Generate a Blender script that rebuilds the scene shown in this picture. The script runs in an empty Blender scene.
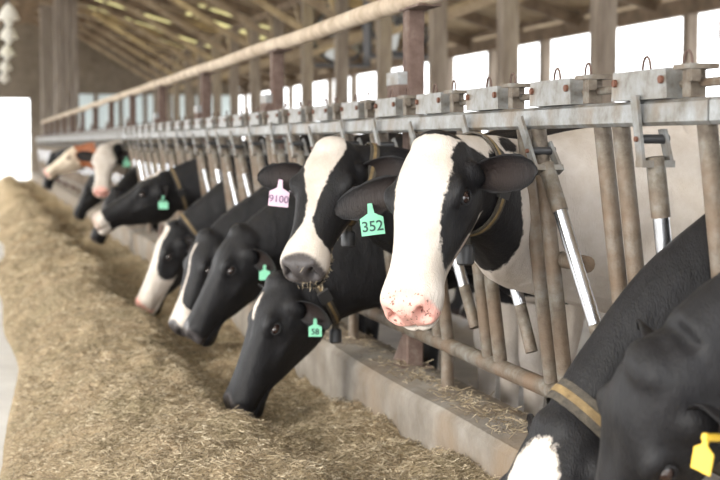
import bpy, math, random
import numpy as np
from mathutils import Vector, Matrix
from mathutils.bvhtree import BVHTree

scene = bpy.context.scene
COL = scene.collection
random.seed(7)
RNG = np.random.default_rng(7)

# ------------------------------------------------------------------ camera
cam_d = bpy.data.cameras.new('camera')
cam_d.lens = 67.5
cam_d.sensor_width = 36.0
cam_d.clip_end = 500
cam_d.dof.use_dof = True
cam_d.dof.focus_distance = 4.0
cam_d.dof.aperture_fstop = 3.6
cam = bpy.data.objects.new('camera', cam_d)
COL.objects.link(cam)
cam.location = (0, 0, 1.35)
cam.rotation_euler = (math.radians(90 - 4.110), 0, math.radians(-15.684))
scene.camera = cam

# ------------------------------------------------------------------ sky, sun, exposure
world = bpy.data.worlds.new('world')
scene.world = world
world.use_nodes = True
bg = world.node_tree.nodes['Background']
bg.inputs[0].default_value = (0.96, 0.98, 1.0, 1)
bg.inputs[1].default_value = 1.0
sun_d = bpy.data.lights.new('sun', 'SUN')
sun_d.energy = 0.9
sun_d.angle = math.radians(20)
sun_d.color = (1.0, 0.95, 0.86)
sun = bpy.data.objects.new('sun', sun_d)
COL.objects.link(sun)
sun.rotation_euler = Vector((0.86, 0.38, -0.33)).to_track_quat('-Z', 'Y').to_euler()

scene.view_settings.view_transform = 'Standard'
scene.view_settings.look = 'None'
scene.view_settings.gamma = 1
scene.view_settings.use_curve_mapping = False
scene.view_settings.exposure = 2.35


# ------------------------------------------------------------------ materials
def new_mat(name):
    m = bpy.data.materials.new(name)
    m.use_nodes = True
    nt = m.node_tree
    return m, nt, nt.nodes['Principled BSDF']


def N(nt, kind, **kw):
    n = nt.nodes.new(kind)
    for k, v in kw.items():
        if k.startswith('i_'):
            key = k[2:]
            key = int(key) if key.isdigit() else key.replace('_', ' ')
            n.inputs[key].default_value = v
        else:
            setattr(n, k, v)
    return n


def ramp(nt, stops, interp='LINEAR'):
    r = nt.nodes.new('ShaderNodeValToRGB')
    r.color_ramp.interpolation = interp
    e = r.color_ramp.elements
    while len(e) < len(stops):
        e.new(0.5)
    for i, (p, c) in enumerate(stops):
        e[i].position = p
        e[i].color = c if len(c) == 4 else (*c, 1)
    return r


def noise_mat(name, stops, scale=8.0, rough=0.7, bump=0.3, bscale=60.0, metallic=0.0, stretch=(1, 1, 1), detail=6.0,
              bdist=0.01, spec=0.5, second=None):
    """object-space noise colour + fine relief"""
    m, nt, b = new_mat(name)
    L = nt.links.new
    tc = N(nt, 'ShaderNodeTexCoord')
    mp = N(nt, 'ShaderNodeMapping')
    mp.inputs['Scale'].default_value = stretch
    L(tc.outputs['Object'], mp.inputs[0])
    n1 = N(nt, 'ShaderNodeTexNoise', i_Scale=scale, i_Detail=detail, i_Roughness=0.62)
    L(mp.outputs[0], n1.inputs['Vector'])
    r = ramp(nt, stops)
    L(n1.outputs['Fac'], r.inputs[0])
    col = r.outputs[0]
    if second:
        sc2, c2, lo, hi = second
        n3 = N(nt, 'ShaderNodeTexNoise', i_Scale=sc2, i_Detail=4.0)
        L(tc.outputs['Object'], n3.inputs['Vector'])
        rr = ramp(nt, [(lo, (0, 0, 0)), (hi, (1, 1, 1))])
        L(n3.outputs['Fac'], rr.inputs[0])
        mx = N(nt, 'ShaderNodeMixRGB', i_Color2=(*c2, 1))
        L(rr.outputs[0], mx.inputs[0])
        L(col, mx.inputs[1])
        col = mx.outputs[0]
    L(col, b.inputs['Base Color'])
    n2 = N(nt, 'ShaderNodeTexNoise', i_Scale=bscale, i_Detail=4.0)
    L(mp.outputs[0], n2.inputs['Vector'])
    bp = N(nt, 'ShaderNodeBump', i_Strength=bump, i_Distance=bdist)
    L(n2.outputs['Fac'], bp.inputs['Height'])
    L(bp.outputs[0], b.inputs['Normal'])
    b.inputs['Roughness'].default_value = rough
    b.inputs['Metallic'].default_value = metallic
    b.inputs['Specular IOR Level'].default_value = spec
    return m


def plain(name, c, rough=0.5, metallic=0.0, spec=0.5):
    m, nt, b = new_mat(name)
    b.inputs['Base Color'].default_value = (*c, 1)
    b.inputs['Roughness'].default_value = rough
    b.inputs['Metallic'].default_value = metallic
    b.inputs['Specular IOR Level'].default_value = spec
    return m


M = {}
M['galv'] = noise_mat('galvanized_steel', [(0.30, (0.105, 0.088, 0.066)), (0.43, (0.19, 0.183, 0.168)), (0.60, (0.255, 0.262, 0.262)), (0.80, (0.38, 0.395, 0.405))],
                      scale=13, rough=0.45, bump=0.15, bscale=90, metallic=0.35, second=(7.0, (0.165, 0.125, 0.085), 0.50, 0.70))
M['dirty'] = noise_mat('dirty_steel', [(0.3, (0.06, 0.041, 0.028)), (0.5, (0.14, 0.117, 0.09)), (0.72, (0.24, 0.235, 0.218))],
                       scale=17, rough=0.6, bump=0.3, bscale=120, metallic=0.2, second=(5.0, (0.17, 0.115, 0.075), 0.45, 0.68))
M['polish'] = noise_mat('polished_steel', [(0.35, (0.36, 0.36, 0.37)), (0.65, (0.62, 0.64, 0.68))],
                        scale=5, rough=0.25, bump=0.05, bscale=60, metallic=0.95)
M['rust'] = noise_mat('rusty_steel', [(0.3, (0.075, 0.042, 0.032)), (0.55, (0.135, 0.088, 0.070)), (0.75, (0.22, 0.175, 0.145))],
                      scale=12, rough=0.8, bump=0.4, bscale=80)
M['bolt'] = plain('rust_bolt', (0.16, 0.07, 0.045), 0.7, 0.4)
M['pipe'] = noise_mat('dusty_pipe', [(0.3, (0.36, 0.27, 0.19)), (0.6, (0.60, 0.50, 0.39)), (0.8, (0.70, 0.62, 0.52))], scale=7, rough=0.8,
                      bump=0.4, bscale=30)
M['curb'] = noise_mat('curb_concrete', [(0.3, (0.15, 0.125, 0.10)), (0.55, (0.23, 0.205, 0.175)), (0.75, (0.31, 0.28, 0.245))], scale=5,
                      rough=0.9, bump=0.6, bscale=45, second=(2.4, (0.22, 0.16, 0.105), 0.45, 0.7))
M['floor'] = noise_mat('alley_concrete', [(0.3, (0.46, 0.44, 0.42)), (0.6, (0.60, 0.59, 0.57)), (0.8, (0.70, 0.68, 0.65))], scale=1.4,
                       rough=0.42, bump=0.15, bscale=25)
M['wet'] = noise_mat('pen_concrete', [(0.3, (0.12, 0.095, 0.07)), (0.6, (0.24, 0.20, 0.16)), (0.8, (0.34, 0.29, 0.24))], scale=2.2, rough=0.45,
                     bump=0.3, bscale=20)
M['earth'] = noise_mat('gravel_yard', [(0.3, (0.42, 0.40, 0.36)), (0.7, (0.60, 0.58, 0.53))], scale=2, rough=0.95, bump=0.3, bscale=30)
M['wood'] = noise_mat('roof_timber', [(0.3, (0.13, 0.092, 0.062)), (0.55, (0.24, 0.175, 0.12)), (0.8, (0.36, 0.28, 0.20))], scale=3,
                      rough=0.8, bump=0.3, bscale=20, stretch=(1, 1, 1))
M['post'] = noise_mat('weathered_post', [(0.3, (0.17, 0.13, 0.10)), (0.55, (0.28, 0.23, 0.185)), (0.8, (0.40, 0.34, 0.28))], scale=4, rough=0.85,
                      bump=0.35, bscale=30, stretch=(4, 4, 0.5))
M['strut'] = noise_mat('pale_timber', [(0.3, (0.26, 0.19, 0.13)), (0.55, (0.42, 0.33, 0.23)), (0.8, (0.55, 0.46, 0.34))], scale=3, rough=0.8, bump=0.3, bscale=20)
M['column'] = noise_mat('grey_column_timber', [(0.3, (0.19, 0.155, 0.13)), (0.55, (0.28, 0.24, 0.21)), (0.8, (0.37, 0.33, 0.295))], scale=4, rough=0.85,
                        bump=0.35, bscale=30, stretch=(4, 4, 0.5))
M['roof'] = noise_mat('roof_underside', [(0.3, (0.26, 0.19, 0.12)), (0.55, (0.42, 0.33, 0.22)), (0.8, (0.56, 0.46, 0.33))], scale=1.3,
                      rough=0.8, bump=0.2, bscale=12)
M['siding'] = noise_mat('grey_siding', [(0.3, (0.15, 0.12, 0.09)), (0.7, (0.25, 0.21, 0.165))], scale=2, rough=0.8, bump=0.2, bscale=12)
M['frame'] = plain('fan_frame', (0.09, 0.09, 0.10), 0.5, 0.4)
M['blade'] = plain('fan_blade', (0.45, 0.46, 0.47), 0.4, 0.7)
M['lamp'] = plain('lamp_white', (0.8, 0.78, 0.72), 0.35)
M['tag_green'] = plain('tag_green', (0.20, 0.56, 0.36), 0.45)
M['tag_pink'] = plain('tag_pink', (0.72, 0.50, 0.62), 0.45)
M['tag_yellow'] = plain('tag_yellow', (0.80, 0.52, 0.06), 0.45)
M['tag_white'] = plain('tag_white', (0.80, 0.80, 0.80), 0.45)
M['ink'] = plain('tag_ink', (0.02, 0.06, 0.05), 0.6)
M['ink_pink'] = plain('tag_ink_faded', (0.18, 0.12, 0.20), 0.6)
M['strap'] = noise_mat('collar_webbing', [(0.3, (0.035, 0.03, 0.025)), (0.7, (0.09, 0.075, 0.055))], scale=60, rough=0.8, bump=0.3, bscale=200)
M['stripe'] = noise_mat('collar_stripe', [(0.3, (0.13, 0.085, 0.035)), (0.7, (0.26, 0.18, 0.08))], scale=40, rough=0.7, bump=0.2, bscale=200)
M['weight'] = plain('collar_weight', (0.035, 0.035, 0.037), 0.45)
M['eye'] = plain('cow_eye', (0.022, 0.012, 0.010), 0.06, 0, 0.8)
M['eyewhite'] = plain('cow_eye_white', (0.45, 0.40, 0.38), 0.15)


def translucent(name, c):
    m = bpy.data.materials.new(name)
    m.use_nodes = True
    nt = m.node_tree
    nt.nodes.clear()
    o = N(nt, 'ShaderNodeOutputMaterial')
    t = N(nt, 'ShaderNodeBsdfTranslucent')
    d = N(nt, 'ShaderNodeBsdfDiffuse')
    mx = N(nt, 'ShaderNodeMixShader', i_Fac=0.45)
    t.inputs[0].default_value = (*c, 1)
    d.inputs[0].default_value = (*c, 1)
    nt.links.new(t.outputs[0], mx.inputs[1])
    nt.links.new(d.outputs[0], mx.inputs[2])
    nt.links.new(mx.outputs[0], o.inputs[0])
    return m


M['sheet'] = translucent('translucent_sheet', (0.62, 0.66, 0.66))
M['skylight'] = translucent('skylight_sheet', (0.80, 0.76, 0.52))


def attr_mat_feed(name):
    m, nt, b = new_mat(name)
    L = nt.links.new
    a = N(nt, 'ShaderNodeAttribute', attribute_name='tone')
    r = ramp(nt, [(0.0, (0.10, 0.076, 0.05)), (0.35, (0.28, 0.222, 0.145)), (0.6, (0.47, 0.39, 0.27)), (0.85, (0.66, 0.57, 0.42)), (1.0, (0.84, 0.77, 0.62))])
    L(a.outputs['Fac'], r.inputs[0])
    L(r.outputs[0], b.inputs['Base Color'])
    b.inputs['Roughness'].default_value = 0.8
    b.inputs['Specular IOR Level'].default_value = 0.2
    return m


M['chips'] = attr_mat_feed('silage_chips')


def feed_ground():
    m, nt, b = new_mat('silage_bed')
    L = nt.links.new
    tc = N(nt, 'ShaderNodeTexCoord')
    n1 = N(nt, 'ShaderNodeTexNoise', i_Scale=70.0, i_Detail=8.0, i_Roughness=0.75)
    n2 = N(nt, 'ShaderNodeTexNoise', i_Scale=3.0, i_Detail=4.0)
    L(tc.outputs['Object'], n1.inputs['Vector'])
    L(tc.outputs['Object'], n2.inputs['Vector'])
    r = ramp(nt, [(0.28, (0.13, 0.10, 0.068)), (0.45, (0.30, 0.24, 0.165)), (0.58, (0.47, 0.39, 0.275)), (0.75, (0.66, 0.57, 0.42))])
    L(n1.outputs['Fac'], r.inputs[0])
    r2 = ramp(nt, [(0.35, (0.80, 0.80, 0.72)), (0.65, (1.15, 1.08, 1.0))])
    L(n2.outputs['Fac'], r2.inputs[0])
    mx = N(nt, 'ShaderNodeMixRGB', blend_type='MULTIPLY', i_Fac=1.0)
    L(r.outputs[0], mx.inputs[1])
    L(r2.outputs[0], mx.inputs[2])
    L(mx.outputs[0], b.inputs['Base Color'])
    bp = N(nt, 'ShaderNodeBump', i_Strength=1.0, i_Distance=0.02)
    L(n1.outputs['Fac'], bp.inputs['Height'])
    L(bp.outputs[0], b.inputs['Normal'])
    b.inputs['Roughness'].default_value = 0.9
    b.inputs['Specular IOR Level'].default_value = 0.15
    return m


M['feed'] = feed_ground()


def hide_mat(name, dark, white, muzzle, spots=0.0):
    """coat: 'patch' > 0 is white hair, < 0 dark hair; 'skin' = bare muzzle skin; 'inner' = hair inside the ears"""
    m, nt, b = new_mat(name)
    L = nt.links.new
    tc = N(nt, 'ShaderNodeTexCoord')
    pa = N(nt, 'ShaderNodeAttribute', attribute_name='patch')
    ng = N(nt, 'ShaderNodeTexNoise', i_Scale=38.0, i_Detail=6.0, i_Roughness=0.7)
    L(tc.outputs['Object'], ng.inputs['Vector'])
    sub = N(nt, 'ShaderNodeMath', operation='MULTIPLY_ADD', i_1=0.034, i_2=-0.017)
    L(ng.outputs['Fac'], sub.inputs[0])
    add = N(nt, 'ShaderNodeMath', operation='ADD')
    L(pa.outputs['Fac'], add.inputs[0])
    L(sub.outputs[0], add.inputs[1])
    mr = N(nt, 'ShaderNodeMapRange', i_1=-0.003, i_2=0.003)
    L(add.outputs[0], mr.inputs[0])
    # hair tone variation
    hn = N(nt, 'ShaderNodeTexNoise', i_Scale=11.0, i_Detail=7.0, i_Roughness=0.65)
    L(tc.outputs['Object'], hn.inputs['Vector'])
    wr = ramp(nt, [(0.3, tuple(c * 0.80 * k for c, k in zip(white, (1, 0.95, 0.88)))), (0.7, white)])
    L(hn.outputs['Fac'], wr.inputs[0])
    dr = ramp(nt, [(0.3, tuple(c * 0.65 for c in dark)), (0.75, tuple(c * 1.5 for c in dark))])
    L(hn.outputs['Fac'], dr.inputs[0])
    mx = N(nt, 'ShaderNodeMixRGB')
    L(mr.outputs[0], mx.inputs[0])
    L(dr.outputs[0], mx.inputs[1])
    L(wr.outputs[0], mx.inputs[2])
    # inside of the ears
    ia = N(nt, 'ShaderNodeAttribute', attribute_name='inner')
    mi = N(nt, 'ShaderNodeMixRGB', i_Color2=(0.034, 0.022, 0.018, 1))
    L(ia.outputs['Fac'], mi.inputs[0])
    L(mx.outputs[0], mi.inputs[1])
    # muzzle skin
    sk = N(nt, 'ShaderNodeAttribute', attribute_name='skin')
    ns = N(nt, 'ShaderNodeTexNoise', i_Scale=95.0, i_Detail=3.0)
    L(tc.outputs['Object'], ns.inputs['Vector'])
    sr = ramp(nt, [(0.0, muzzle), (0.60 if spots else 0.99, muzzle), (0.66 if spots else 1.0, (0.16, 0.08, 0.06))])
    L(ns.outputs['Fac'], sr.inputs[0])
    ms = N(nt, 'ShaderNodeMixRGB')
    L(sk.outputs['Fac'], ms.inputs[0])
    L(mi.outputs[0], ms.inputs[1])
    L(sr.outputs[0], ms.inputs[2])
    L(ms.outputs[0], b.inputs['Base Color'])
    # short hair relief
    mp = N(nt, 'ShaderNodeMapping')
    mp.inputs['Scale'].default_value = (1, 1, 0.28)
    L(tc.outputs['Object'], mp.inputs[0])
    nb = N(nt, 'ShaderNodeTexNoise', i_Scale=240.0, i_Detail=3.0)
    L(mp.outputs[0], nb.inputs['Vector'])
    nc = N(nt, 'ShaderNodeTexNoise', i_Scale=30.0, i_Detail=3.0)
    L(mp.outputs[0], nc.inputs['Vector'])
    ad = N(nt, 'ShaderNodeMath', operation='MULTIPLY_ADD', i_1=2.0)
    L(nc.outputs['Fac'], ad.inputs[0])
    L(nb.outputs['Fac'], ad.inputs[2])
    bp = N(nt, 'ShaderNodeBump', i_Strength=0.55, i_Distance=0.004)
    L(ad.outputs[0], bp.inputs['Height'])
    L(bp.outputs[0], b.inputs['Normal'])
    rr = N(nt, 'ShaderNodeMapRange', i_3=0.55, i_4=0.36)
    L(sk.outputs['Fac'], rr.inputs[0])
    L(rr.outputs[0], b.inputs['Roughness'])
    b.inputs['Specular IOR Level'].default_value = 0.24
    b.inputs['Sheen Weight'].default_value = 0.0
    b.inputs['Sheen Roughness'].default_value = 0.4
    return m


WHITE = (0.58, 0.53, 0.485)
BLACK = (0.010, 0.0095, 0.0105)
M['hide_pink'] = hide_mat('hide_black_white_pink_muzzle', BLACK, WHITE, (0.74, 0.40, 0.34), 1)
M['hide'] = hide_mat('hide_black_white_dark_muzzle', BLACK, WHITE, (0.065, 0.058, 0.058))
M['hide_pale'] = hide_mat('hide_black_white_pale_muzzle', BLACK, WHITE, (0.40, 0.31, 0.26))
M['hide_red'] = hide_mat('hide_red_white', (0.23, 0.075, 0.028), (0.80, 0.70, 0.57), (0.62, 0.36, 0.30))


# ------------------------------------------------------------------ mesh helpers
def link(o, parent=None):
    COL.objects.link(o)
    if parent is not None:
        o.parent = parent
    return o


def tag(o, label=None, cat=None, group=None, kind=None):
    for k, v in (('label', label), ('category', cat), ('group', group), ('kind', kind)):
        if v:
            o[k] = v
    return o


def empty(name, loc, label=None, cat=None, group=None, kind=None):
    o = bpy.data.objects.new(name, None)
    o.empty_display_size = 0.1
    link(o)
    o.location = loc
    return tag(o, label, cat, group, kind)


class MB:
    """collects geometry of ONE part"""

    def __init__(s):
        s.v, s.f = [], []

    def add(s, vs, fs):
        b = len(s.v)
        s.v += [tuple(map(float, p)) for p in vs]
        s.f += [tuple(i + b for i in f) for f in fs]
        return s

    def box(s, lo, hi, bev=0.0):
        (a, b, c), (d, e, f) = lo, hi
        if bev <= 0:
            vs = [(a, b, c), (d, b, c), (d, e, c), (a, e, c), (a, b, f), (d, b, f), (d, e, f), (a, e, f)]
            return s.add(vs, [(0, 3, 2, 1), (4, 5, 6, 7), (0, 1, 5, 4), (1, 2, 6, 5), (2, 3, 7, 6), (3, 0, 4, 7)])
        # chamfered box: octagonal section swept along its longest side
        dims = (d - a, e - b, f - c)
        ax = dims.index(max(dims))
        o1, o2 = [i for i in range(3) if i != ax]
        L0, H0 = (a, b, c), (d, e, f)
        sec = [(L0[o1] + bev, L0[o2]), (H0[o1] - bev, L0[o2]), (H0[o1], L0[o2] + bev), (H0[o1], H0[o2] - bev),
               (H0[o1] - bev, H0[o2]), (L0[o1] + bev, H0[o2]), (L0[o1], H0[o2] - bev), (L0[o1], L0[o2] + bev)]
        vs = []
        for t in (L0[ax], H0[ax]):
            for (p, q) in sec:
                w = [0, 0, 0]
                w[ax], w[o1], w[o2] = t, p, q
                vs.append(w)
        fs = [tuple(range(7, -1, -1)), tuple(range(8, 16))]
        fs += [(i, (i + 1) % 8, 8 + (i + 1) % 8, 8 + i) for i in range(8)]
        if ax == 1:
            fs = [tuple(reversed(q)) for q in fs]
        return s.add(vs, fs)

    def tube(s, pts, r, n=10, close=True, ref=None):
        pts = [Vector(p) for p in pts]
        rs = r if isinstance(r, (list, tuple)) else [r] * len(pts)
        rings = []
        for i, p in enumerate(pts):
            t = (pts[min(i + 1, len(pts) - 1)] - pts[max(i - 1, 0)]).normalized()
            h = Vector(ref) if ref else (Vector((0, 0, 1)) if abs(t.z) < 0.9 else Vector((1, 0, 0)))
            a = t.cross(h).normalized()
            b = a.cross(t).normalized()
            rings.append([p + (a * math.cos(2 * math.pi * k / n) + b * math.sin(2 * math.pi * k / n)) * rs[i] for k in range(n)])
        vs = [q for rg in rings for q in rg]
        fs = []
        for i in range(len(rings) - 1):
            for k in range(n):
                fs.append((i * n + k, i * n + (k + 1) % n, (i + 1) * n + (k + 1) % n, (i + 1) * n + k))
        if close:
            fs.append(tuple(range(n - 1, -1, -1)))
            fs.append(tuple(range((len(rings) - 1) * n, len(rings) * n)))
        return s.add(vs, fs)

    def torus(s, c, R, r, a, b, n=20, m=6, span=(0, 2 * math.pi), rb=None):
        """ring around centre c in the plane of a, b"""
        c, a, b = Vector(c), Vector(a).normalized(), Vector(b).normalized()
        k = n if abs(span[1] - span[0]) > 6.28 else n + 1
        rb = rb or R
        nn = a.cross(b)
        vs = []
        for i in range(k):
            t = span[0] + (span[1] - span[0]) * i / n
            d = a * math.cos(t) + b * math.sin(t)
            p = c + a * math.cos(t) * R + b * math.sin(t) * rb
            for j in range(m):
                q = 2 * math.pi * j / m
                vs.append(p + d * r * math.cos(q) + nn * r * math.sin(q))
        fs = []
        for i in range(n):
            i2 = (i + 1) % k
            if i + 1 >= k and k != n:
                break
            for j in range(m):
                fs.append((i * m + j, i2 * m + j, i2 * m + (j + 1) % m, i * m + (j + 1) % m))
        return s.add(vs, fs)

    def prism(s, poly, d):
        """poly: 3-D polygon, extruded by vector d"""
        n = len(poly)
        d = Vector(d)
        vs = [Vector(p) for p in poly] + [Vector(p) + d for p in poly]
        fs = [tuple(range(n - 1, -1, -1)), tuple(range(n, 2 * n))]
        fs += [(i, (i + 1) % n, n + (i + 1) % n, n + i) for i in range(n)]
        return s.add(vs, fs)

    def beam(s, p, q, w, h):
        """rectangular bar between two points"""
        p, q = Vector(p), Vector(q)
        t = (q - p).normalized()
        up = Vector((0, 0, 1)) if abs(t.z) < 0.95 else Vector((0, 1, 0))
        a = t.cross(up).normalized() * (w / 2)
        b = a.cross(t).normalized() * (h / 2)
        vs = [p + a + b, p - a + b, p - a - b, p + a - b, q + a + b, q - a + b, q - a - b, q + a - b]
        return s.add(vs, [(0, 1, 2, 3), (7, 6, 5, 4), (0, 4, 5, 1), (1, 5, 6, 2), (2, 6, 7, 3), (3, 7, 4, 0)])

    def mesh(s, name, mat, smooth=False):
        me = bpy.data.meshes.new(name)
        me.from_pydata(s.v, [], s.f)
        me.update()
        if smooth is not False:
            ang = 0.7 if smooth is True else smooth
            me.polygons.foreach_set('use_smooth', [True] * len(me.polygons))
            me.set_sharp_from_angle(angle=ang)
        me.materials.append(mat)
        return me

    def build(s, name, mat, parent=None, smooth=False, origin=None):
        if origin is not None:
            o = Vector(origin)
            s.v = [tuple(Vector(p) - o) for p in s.v]
        ob = bpy.data.objects.new(name, s.mesh(name, mat, smooth))
        return link(ob, parent)


def copy_tree(o, parent=None):
    c = o.copy()
    COL.objects.link(c)
    c.parent = parent
    for ch in list(o.children):
        copy_tree(ch, c)
    return c


def vnoise(x, y, seed=0):
    """smooth value noise in [0,1]"""
    xi, yi = np.floor(x).astype(np.int64), np.floor(y).astype(np.int64)
    fx, fy = x - xi, y - yi
    fx, fy = fx * fx * (3 - 2 * fx), fy * fy * (3 - 2 * fy)

    def h(i, j):
        n = (i * 374761393 + j * 668265263 + seed * 1442695041) & 0x7fffffff
        n = ((n ^ (n >> 13)) * 1274126177) & 0x7fffffff
        return ((n ^ (n >> 16)) & 0xffff) / 65535.0
    a = h(xi, yi) * (1 - fx) + h(xi + 1, yi) * fx
    b = h(xi, yi + 1) * (1 - fx) + h(xi + 1, yi + 1) * fx
    return a * (1 - fy) + b * fy


# ================================================================== THE SETTING
Y0, Y1 = -2.0, 48.0            # barn from the open near end to the far gable
XR, XL, XRIDGE = 9.0, -7.0, -1.0
ZE, ZR = 3.22, 6.2


def roof_z(x):
    return ZR - (ZR - ZE) * (abs(x - XRIDGE) / 10.0)


def structure(o):
    return tag(o, kind='structure')


def pt(v, f, name, mat, parent=None):
    return MB().add(v, f).build(name, mat, parent)


structure(MB().box((-160, -160, -0.30), (160, 220, -0.12)).build('ground', M['earth']))
structure(MB().box((XL, -14, -0.12), (1.66, Y1 + 0.2, 0.0)).build('floor', M['floor']))
structure(MB().box((1.66, -3.0, -0.12), (XR, Y1, 0.0)).build('floor_pen', M['wet']))
# curb between feed alley and pen
c = MB()
sec = [(1.60, 0.0), (1.60, 0.352), (1.622, 0.374), (1.80, 0.390), (1.88, 0.375), (1.88, 0.0)]
ys = np.linspace(0.0, Y1 - 2, 140)
vs, fs = [], []
for i, y in enumerate(ys):
    for k, (x, z) in enumerate(sec):
        j = (vnoise(np.array([y * 3.1 + k * 7]), np.array([k * 3.3]), 5)[0] - 0.5) * 0.012
        vs.append((x + (j if k in (1, 2) else 0), y, z + (j if k in (1, 2, 3) else 0)))
n = len(sec)
for i in range(len(ys) - 1):
    for k in range(n - 1):
        fs.append((i * n + k, (i + 1) * n + k, (i + 1) * n + k + 1, i * n + k + 1))
fs += [tuple(range(n)), tuple(reversed([(len(ys) - 1) * n + k for k in range(n)]))]
structure(MB().add(vs, fs).build('feed_curb', M['curb']))

# roof: skin panels between purlins, purlins, trusses
ceiling = structure(empty('ceiling', (0, 0, ZE)))
TY = [-0.26 + 2.45 * k for k in range(20) if -0.26 + 2.45 * k < Y1]
SKY = {(1, 5), (1, 9), (1, 13), (1, 16), (2, 11), (1, 7), (2, 15), (4, 12)}
bays = [Y0] + TY[1:] + [Y1]
xs = [XR + 0.5, 7.0, 5.0, 3.0, 1.0, XRIDGE + 0.4, XRIDGE - 0.4, -3.0, -5.0, XL - 0.5]      # ridge gap, added to let sky light down into the alley
for i in range(len(xs) - 1):
    a, b_ = xs[i], xs[i + 1]
    run = 0
    for j in range(len(bays) - 1):
        za, zb = roof_z(a), roof_z(b_)
        if a > XRIDGE and b_ < XRIDGE:
            continue
        y0, y1 = bays[j], bays[j + 1] - 0.004
        sky = (i, j) in SKY or (i == 6 and j % 2 == 0)  # alternate panels left of the ridge: skylights added to brighten the interior
        c = MB().prism([(a, y0, za + 0.16), (b_, y0, zb + 0.16), (b_, y0, zb + 0.185), (a, y0, za + 0.185)], (0, y1 - y0, 0))
        o = c.build('roof_panel', M['skylight'] if sky else M['roof'], ceiling, origin=(0, 0, ZE))
for x in np.arange(XL - 0.2, XR + 0.4, 0.95):
    if abs(x - XRIDGE) < 0.42:
        continue
    z = roof_z(x) + 0.115
    MB().box((x - 0.02, Y0, z - 0.045), (x + 0.02, Y1, z + 0.045)).build('purlin', M['wood'], ceiling, origin=(0, 0, ZE))


def truss(y):
    t = structure(empty('roof_truss', (XRIDGE, y, ZE)))
    o = (XRIDGE, y, ZE)
    w = 0.10
    MB().beam((XR, y, roof_z(XR)), (XRIDGE, y, roof_z(XRIDGE)), w, 0.20).build('rafter', M['wood'], t, origin=o)
    MB().beam((XL, y, roof_z(XL)), (XRIDGE, y, roof_z(XRIDGE)), w, 0.20).build('rafter', M['wood'], t, origin=o)
    zc = 5.35
    MB().beam((XRIDGE - 2.9, y + 0.06, zc), (XRIDGE + 2.9, y + 0.06, zc), 0.05, 0.16).build('collar_tie', M['wood'], t, origin=o)
    MB().beam((XRIDGE, y - 0.05, zc), (XRIDGE, y - 0.05, roof_z(XRIDGE)), 0.08, 0.10).build('king_post', M['wood'], t, origin=o)
    # raking struts from the pen posts to the rafter
    MB().beam((5.8, y - 0.06, 3.35), (3.1, y - 0.06, roof_z(3.1)), 0.06, 0.12).build('strut', M['strut'], t, origin=o)
    MB().beam((5.8, y - 0.06, 2.95), (7.6, y - 0.06, roof_z(7.6)), 0.06, 0.10).build('strut', M['strut'], t, origin=o)


for y in TY[2:]:
    truss(y)

# interior posts inside the pen with their knee braces
for k, y in enumerate(TY[3:]):
    p = structure(empty('barn_post', (5.8, y, 0)))
    o = (5.8, y, 0)
    MB().box((5.70, y - 0.10, 0), (5.90, y + 0.10, roof_z(5.8) - 0.12), 0.012).build('post', M['post'], p, origin=o)
    MB().beam((5.8, y + 0.05, 3.10), (5.8, y + 0.90, 3.98), 0.07, 0.10).build('knee_brace', M['strut'], p, origin=o)
    MB().box((5.67, y - 0.13, 0), (5.93, y + 0.13, 0.28), 0.01).build('footing', M['curb'], p, origin=o)
MB_h = MB().box((5.74, Y0, 3.96), (5.86, Y1, 4.08))
structure(MB_h.build('girder', M['wood']))

# right side: low wall, eave posts, header beam; left side the same, its low wall left out for more light
structure(MB().box((XR - 0.1, Y0, 0), (XR + 0.1, Y1, 0.95)).build('wall_right', M['siding']))
for X, z0, ze, step in ((XR, 0.95, 3.03, 2.37), (XL, 0.0, roof_z(XL) - 0.2, 4.74)):
    structure(MB().box((X - 0.07, Y0, ze), (X + 0.07, Y1, ze + 0.21)).build('eave_header', M['wood']))
    y = 1.8
    while y < Y1:
        structure(MB().box((X - 0.08, y - 0.08, z0), (X + 0.08, y + 0.08, ze), 0.01).build('eave_post', M['post']))
        y += step

# far gable wall with the drive-through door and translucent sheets
gw = structure(empty('wall_far', (0, Y1, 0)))
go = (0, Y1, 0)


def gwall(x0, x1, z0, z1, mat=None, name='wall_board'):
    MB().box((x0, Y1 - 0.04, z0), (x1, Y1 + 0.04, z1)).build(name, mat or M['siding'], gw, origin=go)


gwall(-4.4, 1.66, 2.86, 3.3)
MB().prism([(XL, Y1 - 0.05, 3.3), (XR, Y1 - 0.05, 3.3), (XRIDGE, Y1 - 0.05, ZR + 0.1), (XL, Y1 - 0.05, roof_z(XL) + 0.1)], (0, 0.1, 0)).build('gable', M['siding'], gw, origin=go)
gwall(XL, -4.4, 0, 3.3)
gwall(1.66, XR, 0, 1.75)
gwall(1.66, 3.0, 1.75, 3.3)
gwall(3.0, XR, 3.05, 3.3)
x = 3.0
while x < XR - 0.2:
    gwall(x, x + 0.14, 1.75, 3.05, M['post'], 'stud')
    gwall(x + 0.14, min(x + 0.85, XR), 1.75, 3.05, M['sheet'], 'translucent_sheet')
    x += 0.85
# heavy columns beside the alley at the far end
for (cx, cy, w) in ((2.20, 36.0, 0.60), (1.98, 41.0, 0.44)):
    p = structure(empty('timber_column', (cx, cy, 0)))
    o = (cx, cy, 0)
    for k in range(3):
        x0 = cx - w / 2 + k * w / 3
        MB().box((x0 + 0.006, cy - 0.16, 0), (x0 + w / 3 - 0.006, cy + 0.16 + 0.01 * k, roof_z(cx) + 0.05), 0.012).build('timber', M['column'], p, origin=o)

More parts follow.
